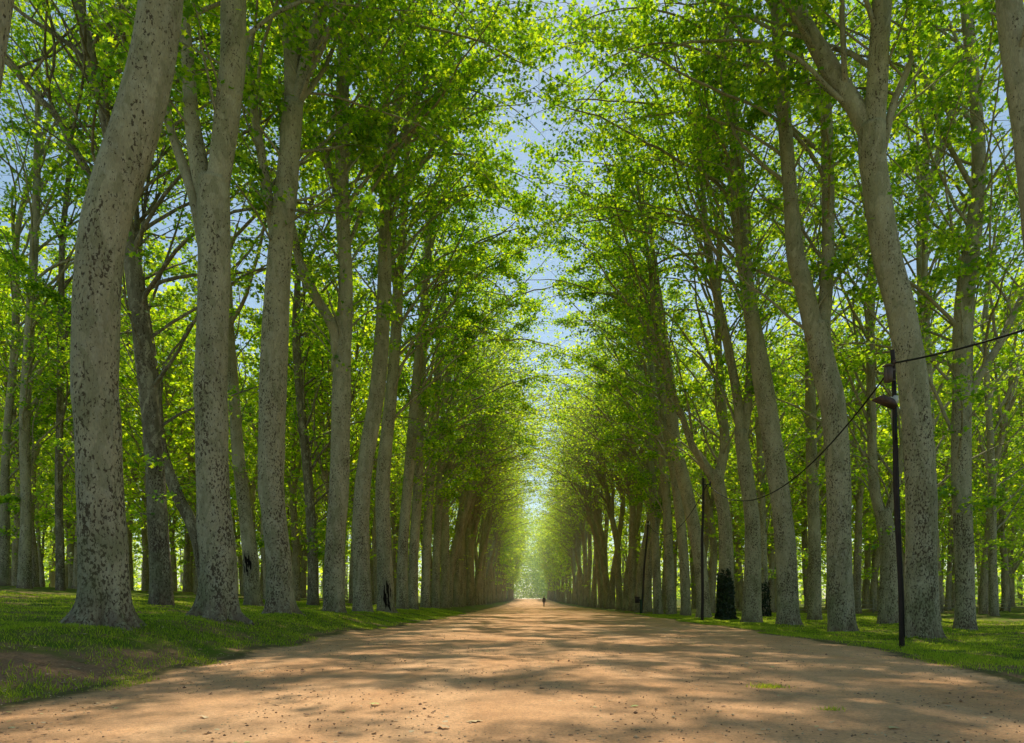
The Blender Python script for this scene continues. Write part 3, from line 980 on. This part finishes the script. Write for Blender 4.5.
def scar(tree, limbs, z0, z1, a_mid, a_w, name='scar', label=None, seed=0):
    """an irregular blackened patch lying just proud of the trunk."""
    G = limbs
    na, nz = 90, 130
    A = np.linspace(a_mid - a_w, a_mid + a_w, na)
    Z = np.linspace(z0, z1, nz)
    AA, ZZ = np.meshgrid(A, Z)
    zc = G[:, :, 2].mean(1)
    cen = G.mean(1)
    fi = np.interp(ZZ, zc, np.arange(len(zc)))
    i0 = np.minimum(fi.astype(int), len(zc) - 2)
    fz = (fi - i0)[..., None]
    ng = G.shape[1]
    d0 = G[8, 0] - cen[8]
    sgn = np.sign(np.cross(d0[:2], (G[8, 1] - cen[8])[:2]))
    ft = (sgn * (AA - math.atan2(d0[1], d0[0])) / (2 * PI) * ng) % ng
    t0 = ft.astype(int) % ng
    t1_ = (t0 + 1) % ng
    tt = (ft - np.floor(ft))[..., None]
    row = lambda ii: G[ii, t0] * (1 - tt) + G[ii, t1_] * tt
    Q = row(i0) * (1 - fz) + row(i0 + 1) * fz
    ce = cen[i0] * (1 - fz) + cen[i0 + 1] * fz
    dr = Q - ce
    dr[..., 2] = 0
    dr /= np.linalg.norm(dr, axis=-1)[..., None]
    V = (Q + dr * .012).reshape(-1, 3)
    u = (AA - a_mid) / a_w
    v = (ZZ - (z0 + z1) / 2) / ((z1 - z0) / 2)
    s = seed
    m = u ** 2 * 1.2 + v ** 2 + .22 * np.sin(4 * u + 5 * v + s) + .25 * np.sin(11 * u + 2 * v + 2 * s) + .2 * np.sin(19 * u - 4 * v) + .12 * np.sin(14 * v + 9 * u)
    i, j = np.mgrid[0:nz - 1, 0:na - 1]
    ok = (m[:-1, :-1] < .95)
    q = np.stack([i * na + j, i * na + j + 1, (i + 1) * na + j + 1, (i + 1) * na + j], -1)[ok]
    o = link(name, mesh_np('scar', V, [4] * len(q), q.ravel(), True, {'rim': m.ravel()}), SCARM, tree)
    if label:
        o['label'] = label


scar(tL6, GRID[id(limbsL6)], -.05, 1.75, -PI / 2 + .35, .75, label='black burnt scar low on the trunk', seed=1)
scar(tB2, GRID[id(limbsB2)], 1.35, 2.5, -PI / 2 - .1, .9, label='black patch across the trunk', seed=3)

# ------------------------------------------------------------------ poles, wires
def pole(base, top, Y, r0, r1, label, mat=POLE):
    X0 = (base[0] - CX) * Y / F
    z0 = float(gz(X0, Y))
    t = thing('utility_pole', label, 'pole', (X0, Y, z0))
    tp = W(top[0], top[1], Y) - np.array([X0, Y, z0])
    m = 14
    u = np.linspace(0, 1, m)
    pts = np.outer(u, tp)
    pts[0, 2] = -.3
    pts[:, 0] += .02 * np.sin(u * 9)
    mb = MB()
    mb.tube(pts, np.linspace(r0, r1, m), 12, .02)
    link('post', mb.mesh('post', True), mat, t)
    return t, np.array([X0, Y, z0]), tp


t1, o1, tp1 = pole((902, 650), (892, 350), 14.7, .056, .044, 'dark wooden pole carrying a floodlight and a small box')
zof = lambda py, Y, z0: CAMZ + (HY - py) * Y / F - z0
mb = MB()
zb = zof(375, 14.7, o1[2])
xb = tp1[0] * zb / tp1[2]
mb.box((xb - .11, -.02, zb), (.12, .12, .32), .1)
mb.box((xb - .11, -.02, zb + .195), (.17, .16, .03), .1)
mb.box((xb - .11, -.1, zb - .02), (.09, .06, .24), .1)
link('junction_box', mb.mesh('junction_box', False), BOXM, t1)
zl = zof(402, 14.7, o1[2])
xf = tp1[0] * zl / tp1[2]
fl = thing_part = None
# floodlight: a shallow flared housing tilted down, on a bracket
mb = MB()
Pv = np.array([(-.24, -.14, .0), (.24, -.14, .0), (.24, .14, .0), (-.24, .14, .0), (-.12, -.08, .13), (.12, -.08, .13), (.12, .08, .13), (-.12, .08, .13)])
ca, sa = math.cos(.42), math.sin(.42)
Pv = np.c_[Pv[:, 0] * ca + Pv[:, 2] * sa, Pv[:, 1], -Pv[:, 0] * sa + Pv[:, 2] * ca]
mb.add(Pv + np.array([xf - .26, -.12, zl - .06]), [(0, 3, 2, 1), (4, 5, 6, 7), (0, 1, 5, 4), (1, 2, 6, 5), (2, 3, 7, 6), (3, 0, 4, 7)])
fl = link('floodlight', mb.mesh('floodlight', False), RUST, t1)
mb = MB()
mb.tube([(xf - .24, -.12, zl + .05), (xf - .1, -.1, zl + .07), (xf, -.09, zl + .02)], [.016, .016, .016], 8)
mb.box((xf, -.085, zl + .03), (.09, .05, .16))
link('bracket', mb.mesh('bracket', False), WHITE, fl)
mb = MB()
mb.box((xf - .01, -.1, zof(430, 14.7, o1[2])), (.05, .03, .5))
mb.tube([(xb, -.075, zb - .15), (xf, -.085, zl), (xf * .75, -.09, zl * .75), (xf * .4, -.095, zl * .4), (0, -.1, .25)], [.012] * 5, 6)
link('cable', mb.mesh('cable'), WIRE, t1)
mb = MB()
zw = zof(363, 14.7, o1[2])
xw = tp1[0] * zw / tp1[2]
mb.tube([(xw, -.045, zw - .03), (xw, -.085, zw - .03)], [.016, .016], 8)
mb.tube([(xw, -.085, zw - .05), (xw, -.085, zw - .02), (xw, -.085, zw + .02), (xw, -.085, zw + .035)], [.03, .036, .03, .018], 10)
link('insulator', mb.mesh('insulator'), RUST, t1)
for zq in (zb + .1, zb - .12, zl + .02):
    mb = MB()
    xq = tp1[0] * zq / tp1[2]
    mb.tube([(xq, 0, zq - .018), (xq, 0, zq + .018)], [.056, .056], 14)
    link('clamp', mb.mesh('clamp'), BOXM, t1)

t2, o2, tp2 = pole((702, 622), (703, 478), 34.0, .08, .06, 'bare dark wooden pole standing beside the ivy clad trunk')
mb = MB()
mb.tube([(tp2[0] + .05, -.1, tp2[2] - .35), (tp2[0] + .32, -.12, tp2[2] - .33)], [.03, .03], 8)
mb.tube([(tp2[0] + .32, -.12, tp2[2] - .42), (tp2[0] + .32, -.12, tp2[2] - .2)], [.05, .04], 8)
link('insulator', mb.mesh('insulator'), WIRE, t2)
t3, o3, tp3 = pole((641, 614), (648, 521), 54.6, .09, .06, 'thin crooked pole farthest down the path with a dark box low on it', POLE)
mb = MB()
mb.box((-.30, 0, 1.15), (.34, .24, .46), 0, .06)
mb.box((-.30, 0, 1.40), (.40, .30, .04), 0, .06)
mb.box((-.09, -.02, 1.15), (.12, .06, .10))
link('post_box', mb.mesh('post_box', False), POLE, t3)
mb = MB()
mb.tube([(0, 0, -.2), (0.02, 0, 1.2)], [.115, .11], 12)
link('post_sleeve', mb.mesh('post_sleeve'), POLE_G, t3)
mb = MB()
mb.box((tp3[0], -.08, tp3[2] - .25), (.3, .06, .06))
mb.tube([(tp3[0] + .12, -.08, tp3[2] - .25), (tp3[0] + .12, -.08, tp3[2] - .05)], [.05, .035], 8)
link('insulator', mb.mesh('insulator'), WHITE, t3)


def wire(a, b, sag, r, label, tmax=1.0):
    a, b = np.array(a, float), np.array(b, float)
    u = np.linspace(0, tmax, 60)
    P = a + (b - a) * u[:, None]
    P[:, 2] -= sag * 4 * u * (1 - u)
    mb = MB()
    mb.tube(P - a, np.full(60, r), 7)
    o = link('overhead_wire', mb.mesh('overhead_wire'), WIRE, loc=a)
    tag(o, label, 'wire')


w1 = W(893, 364, 14.7) + np.array([0, -.08, 0])
w2 = W(703, 484, 34.0) + np.array([0.2, -.1, 0])
w3 = W(648, 524, 54.6)
wire(w1, w2, 1.75, .020, 'black wire sagging from the lamp pole down to the bare pole')
wire(w2, w3, 1.6, .022, 'thin dark wire sagging between the bare pole and the crooked pole')
wire(w1, (7.9, -5.6, 5.9), 1.25, .020, 'black wire running off from the lamp pole past the lawn tree')

# ------------------------------------------------------------------ fence at the far side of the lawn
fr = thing('wooden_fence', 'low pale rail fence at the far edge of the sunny lawn', 'fence', (20, 52, 0))
for k in range(17):
    x = k * 2.2
    z = float(gz(20 + x, 52 + k * .15))
    mb = MB()
    mb.box((x, k * .15, z + .5), (.08, .08, 1.2))
    link('post', mb.mesh('post', False), FENCE, fr)
for zz in (.35, .65, .95):
    mb = MB()
    for k in range(16):
        a, b = k * 2.2, (k + 1) * 2.2
        za, zb_ = float(gz(20 + a, 52 + k * .15)) + zz, float(gz(20 + b, 52 + (k + 1) * .15)) + zz
        mb.tube([(a - .05, k * .15 - .075, za), (b + .05, (k + 1) * .15 - .075, zb_)], [.024, .024], 6)
    link('rail', mb.mesh('rail', False), FENCE, fr)

# ------------------------------------------------------------------ person walking away down the path
def person(x, y):
    z = float(gz(x, y)) + .012
    ed, co, rd = [], [], []

    def v(p_, r):
        co.append(p_)
        rd.append(r)
        return len(co) - 1

    def chain(start, seq):
        a = start
        for p_, r in seq:
            b = v(p_, r)
            ed.append((a, b))
            a = b
        return a
    pel = v((0, 0, .95), (.155, .11))
    ch = chain(pel, [((0, .01, 1.1), (.145, .10)), ((0, .02, 1.28), (.165, .115)), ((0, .01, 1.42), (.12, .09))])
    nk = chain(ch, [((0, .02, 1.50), (.055, .055)), ((0, .035, 1.57), (.075, .085)), ((0, .04, 1.66), (.082, .10)), ((0, .035, 1.73), (.06, .07))])
    for s in (-1, 1):
        st = .22 * s
        chain(pel, [((.09 * s, 0, .88), (.10, .10)), ((.10 * s, .10 * s + .04, .50), (.062, .065)), ((.10 * s, st - .06, .10), (.042, .045)), ((.10 * s, st - .05, .045), (.042, .04)), ((.115 * s, st + .13, .035), (.04, .028))])
        wr = chain(ch, [((.19 * s, .01, 1.40), (.062, .06)), ((.235 * s, -.06 * s - .02, 1.13), (.045, .045)), ((.24 * s, -.10 * s + .05, .90), (.032, .032)), ((.24 * s, -.10 * s + .075, .85), (.035, .022))])
        for k in range(4):
            f0 = -.024 + .016 * k
            chain(wr, [((.24 * s, -.10 * s + .075 + f0, .79), (.009, .009)), ((.236 * s, -.10 * s + .08 + f0, .755 + .008 * abs(k - 1.5)), (.008, .008)), ((.228 * s, -.10 * s + .083 + f0, .73 + .008 * abs(k - 1.5)), (.007, .007))])
        chain(wr, [((.225 * s, -.10 * s + .115, .825), (.010, .010)), ((.218 * s, -.10 * s + .125, .79), (.008, .008))])
    me = bpy.data.meshes.new('person')
    me.from_pydata(co, ed, [])
    o = link('person', me, CLOTH, loc=(x, y, z))
    me.materials.append(SKIN)
    sk = o.modifiers.new('skin', 'SKIN')
    for d, r in zip(me.skin_vertices[0].data, rd):
        d.radius = r
    me.skin_vertices[0].data[0].use_root = True
    sub = o.modifiers.new('sub', 'SUBSURF')
    sub.levels = sub.render_levels = 1
    dg = bpy.context.evaluated_depsgraph_get()
    m2 = bpy.data.meshes.new_from_object(o.evaluated_get(dg))
    o.modifiers.clear()
    o.data = m2
    m2.materials.clear()
    m2.materials.append(CLOTH)
    m2.materials.append(SKIN)
    for f in m2.polygons:
        c = f.center
        f.use_smooth = True
        f.material_index = 1 if (c.z > 1.49 or (c.z < .875 and abs(c.x) > .20)) else 0
    tag(o, 'person in dark clothes walking away down the middle of the path', 'person')
    hb = MB()
    th = np.linspace(0, 2 * PI, 16, endpoint=False)
    rings = []
    for k, (zz, rr) in enumerate([(1.585, .088), (1.64, .100), (1.70, .098), (1.75, .078), (1.785, .03)]):
        rings.append(np.stack([np.cos(th) * rr * .92, .02 + np.sin(th) * rr * (1.12 if k > 1 else 1.0), np.full(16, zz) + .03 * (np.sin(th) > .3) * (k < 2)], -1))
    Vh = np.concatenate(rings)
    qs = [(k * 16 + a, k * 16 + (a + 1) % 16, (k + 1) * 16 + (a + 1) % 16, (k + 1) * 16 + a) for k in range(4) for a in range(16)] + [tuple(64 + a for a in range(16))]
    hb.add(Vh, qs)
    link('hair', hb.mesh('hair'), HAIR, o)
    # coat hem, a loose skirted jacket over the hips
    jb = MB()
    rings = []
    for zz, a, b in [(.78, .215, .17), (.95, .20, .155), (1.12, .185, .145), (1.3, .20, .15), (1.42, .155, .12), (1.47, .08, .075)]:
        rings.append(np.stack([np.cos(th) * a, .01 + np.sin(th) * b, np.full(16, zz)], -1))
    qs = [(k * 16 + a, k * 16 + (a + 1) % 16, (k + 1) * 16 + (a + 1) % 16, (k + 1) * 16 + a) for k in range(5) for a in range(16)]
    jb.add(np.concatenate(rings), qs)
    link('jacket', jb.mesh('jacket'), CLOTH, o)


person(2.72, 109)

# ------------------------------------------------------------------ grass, litter, tufts
m_grass, nt, out = new_mat('grass_blade')
at = nd(nt, 'ShaderNodeAttribute', attribute_name='tint')
c = ramp(nt, at.outputs['Fac'], [(0, (.075, .13, .012)), (.55, (.165, .22, .02)), (.9, (.25, .28, .034)), (1, (.32, .26, .11))])
d = nd(nt, 'ShaderNodeBsdfDiffuse')
nt.links.new(c, d.inputs['Color'])
t_ = nd(nt, 'ShaderNodeBsdfTranslucent')
nt.links.new(mix(nt, 1.0, c, (1.9, 1.7, 1.0), 'MULTIPLY'), t_.inputs['Color'])
ms = nd(nt, 'ShaderNodeAddShader')
nt.links.new(d.outputs[0], ms.inputs[0])
nt.links.new(t_.outputs[0], ms.inputs[1])
nt.links.new(ms.outputs[0], out.inputs['Surface'])


def blades(name, X, Y, hgt, wid, tint):
    n = len(X)
    Z = gz(X, Y) - .01
    a = rng.uniform(0, 2 * PI, n)
    dx, dy = np.cos(a) * wid / 2, np.sin(a) * wid / 2
    lx, ly = rng.normal(0, .45, n) * hgt, rng.normal(0, .45, n) * hgt
    V = np.stack([np.stack([X - dx, Y - dy, Z], -1), np.stack([X + dx, Y + dy, Z], -1),
                  np.stack([X + dx * .6 + lx * .45, Y + dy * .6 + ly * .45, Z + hgt * .6], -1),
                  np.stack([X + lx, Y + ly, Z + hgt], -1),
                  np.stack([X - dx * .6 + lx * .45, Y - dy * .6 + ly * .45, Z + hgt * .6], -1)], 1)
    return mesh_np(name, V.reshape(-1, 3), np.full(n, 5), np.arange(n * 5), False, {'tint': np.repeat(tint, 5)})


def clump_noise(X, Y):
    return .5 + .2 * np.sin(X * 1.3 + 1.7 * np.sin(Y * .9)) + .2 * np.sin(Y * 1.9 + 1.3 * np.sin(X * 1.1 + 2)) + .15 * np.sin(X * 4.1 + Y * 3.3)


N = 420000
Y = 5 + 50 * rng.random(N) ** 1.35
sd = rng.random(N) < .52
off = 15 * rng.random(N) ** 1.5
X = np.where(sd, xl(Y) + .35 - off, xr(Y) - .35 + off)
dens = clump_noise(X, Y) - .75 * soil_mask(X, Y) + .12
inside = np.minimum(X - xl(Y), xr(Y) - X)
dens = dens - .8 * np.clip(inside + .1, 0, 1)
keep = (rng.random(N) < np.clip(dens * 1.5, 0, 1)) & (np.abs(X) < .82 * Y + 1.5)
X, Y = X[keep], Y[keep]
hg = rng.uniform(.025, .075, len(X)) * (.8 + .5 * clump_noise(X * .7, Y * .7))
tn = np.clip(rng.normal(.45, .2, len(X)) + .35 * (clump_noise(X * .4 + 3, Y * .4) - .5), 0, 1)
go = link('grass', blades('grass', X, Y, hg, .006 + .0007 * Y, tn), m_grass)
tag(go, kind='stuff')

# fallen leaves and grit on the path and the bank (nobody could count them)
m_lit, nt, out = new_mat('litter')
at = nd(nt, 'ShaderNodeAttribute', attribute_name='tint')
c = ramp(nt, at.outputs['Fac'], [(0, (.14, .08, .045)), (.4, (.34, .20, .11)), (.8, (.62, .47, .27)), (1, (.48, .50, .16))])
bsdf(nt, out, c, .9)
n = 5000
Y = 4.2 + 30 * rng.random(n) ** 1.7
X = rng.uniform(-7.5, 8, n)
k = rng.random(n) < .5
X[k] = xl(Y[k]) + rng.normal(-.3, 1.2, k.sum())
P = np.stack([X, Y, gz(X, Y) + .018], -1)
lo = link('leaf_litter', leaf_mesh('leaf_litter', P, rng.uniform(.018, .05, n) * np.where(rng.random(n) < .06, 1.9, 1), HEXA, .12), m_lit)
tag(lo, kind='stuff')
# grit: little stones
n = 7000
Y = 4.0 + 16 * rng.random(n) ** 1.8
X = rng.uniform(-5.5, 6.5, n)
r = rng.uniform(.004, .012, n) * np.where(rng.random(n) < .04, 2.0, 1)
octv = np.array([(1, 0, 0), (0, 1, 0), (-1, 0, 0), (0, -1, 0), (0, 0, .7), (0, 0, -.7)], float)
octf = np.array([(0, 1, 4), (1, 2, 4), (2, 3, 4), (3, 0, 4), (1, 0, 5), (2, 1, 5), (3, 2, 5), (0, 3, 5)])
V = np.stack([X, Y, gz(X, Y) + .014], -1)[:, None] + r[:, None, None] * octv[None] * rng.uniform(.6, 1.3, (n, 6, 1))
Fq = (octf[None] + 6 * np.arange(n)[:, None, None]).reshape(-1)
gr = link('gravel', mesh_np('gravel', V.reshape(-1, 3), np.full(n * 8, 3), Fq, False, {'tint': np.repeat(rng.uniform(0, .85, n), 6)}), m_lit)
tag(gr, kind='stuff')


def on_path(px, py):
    Y_ = (CAMZ) * F / (py - HY)
    for _ in range(4):
        X_ = (px - CX) * Y_ / F
        Y_ = (CAMZ - float(gz(X_, Y_)) - .012) * F / (py - HY)
    return (px - CX) * Y_ / F, Y_


def tuft(px, py, w, n, label):
    x, y_ = on_path(px, py)
    X = x + rng.normal(0, w, n)
    Y = y_ + rng.normal(0, w * .8, n)
    me = blades('grass_tuft', X, Y, rng.uniform(.03, .075, n), np.full(n, .012), np.clip(rng.normal(.6, .2, n), 0, 1))
    o = link('grass_tuft', me, m_grass)
    tag(o, label, 'grass tuft')


tuft(770, 687, .085, 220, 'brighter, wider tuft of grass growing out of the bare path')
tuft(831, 711, .05, 90, 'small dark tuft of grass nearer the bottom edge of the path')


def fallen(px, py, s, tint, label, rz):
    x, y_ = on_path(px, py)
    me = leaf_mesh('fallen_leaf', np.array([[0, 0, .02]]), np.array([s]), LOBED, .12, np.array([tint]))
    o = link('fallen_leaf', me, m_lit, loc=(x, y_, float(gz(x, y_)) + .012))
    o.rotation_euler = (0, 0, rz)
    tag(o, label, 'leaf')


fallen(472, 723, .16, .82, 'largest pale fallen leaf lying on the path near the bottom edge', .3)
fallen(448, 729, .10, .7, 'small tan fallen leaf beside the largest pale one', 1.3)
fallen(600, 600 + 84, .10, .8, 'pale fallen leaf alone on the middle of the path', 2)
fallen(372, 705, .12, 1.0, 'greenish fallen leaf on the sunny path toward the bank', 2.6)
fallen(205, 718, .11, .8, 'pale fallen leaf in the brown shade below the bank', .9)
fallen(895, 729, .10, .9, 'yellowish fallen leaf near the bottom edge on the pole side', .1)

# ------------------------------------------------------------------ haze down the avenue
m_haze, nt, out = new_mat('haze')
vs = nd(nt, 'ShaderNodeVolumeScatter')
vs.inputs['Color'].default_value = (1.0, .95, .72, 1)
vs.inputs['Density'].default_value = .0011
vs.inputs['Anisotropy'].default_value = .45
nt.links.new(vs.outputs[0], out.inputs['Volume'])
mb = MB()
mb.box((0, 245, 21), (420, 400, 52))
hz = link('haze', mb.mesh('haze', False), m_haze)
tag(hz, kind='structure')

# ------------------------------------------------------------------ light
SUN_EL, SUN_AZ = math.radians(58), math.radians(6)         # azimuth from +y toward +x
sd_ = Vector((math.sin(SUN_AZ) * math.cos(SUN_EL), math.cos(SUN_AZ) * math.cos(SUN_EL), math.sin(SUN_EL)))
sun = bpy.data.objects.new('sun', bpy.data.lights.new('sun', 'SUN'))
COL.objects.link(sun)
sun.location = (0, 0, 60)
sun.rotation_euler = (-sd_).to_track_quat('-Z', 'Y').to_euler()
sun.data.energy = 5.0
sun.data.angle = math.radians(.55)
sun.data.color = (1.0, .92, .78)
world = bpy.data.worlds.new('World')
SC.world = world
world.use_nodes = True
wn = world.node_tree
bg = wn.nodes.get('Background') or wn.nodes.new('ShaderNodeBackground')
sky = wn.nodes.new('ShaderNodeTexSky')
sky.sky_type = 'NISHITA'
sky.sun_disc = False
sky.sun_elevation = SUN_EL
sky.sun_rotation = SUN_AZ
sky.air_density = 1.0
sky.dust_density = .3
sky.ozone_density = 1.6
tint = wn.nodes.new('ShaderNodeMix')
tint.data_type = 'RGBA'
tint.blend_type = 'MULTIPLY'
tint.inputs[0].default_value = 1
tint.inputs[7].default_value = (1.04, 1.05, .90, 1)
wn.links.new(sky.outputs[0], tint.inputs[6])
wn.links.new(tint.outputs[2], bg.inputs['Color'])
bg.inputs['Strength'].default_value = .15

SC.view_settings.view_transform = 'Standard'
SC.view_settings.look = 'None'
SC.view_settings.exposure = 0
SC.view_settings.gamma = 1
cy = SC.cycles
cy.use_adaptive_sampling = True
cy.adaptive_threshold = .02
cy.use_denoising = True
try:
    cy.denoiser = 'OPENIMAGEDENOISE'
    cy.denoising_input_passes = 'RGB_ALBEDO_NORMAL'
except Exception:
    pass
cy.max_bounces = 6
cy.diffuse_bounces = 5
cy.glossy_bounces = 2
cy.transmission_bounces = 5
cy.transparent_max_bounces = 4
cy.caustics_reflective = False
cy.caustics_refractive = False
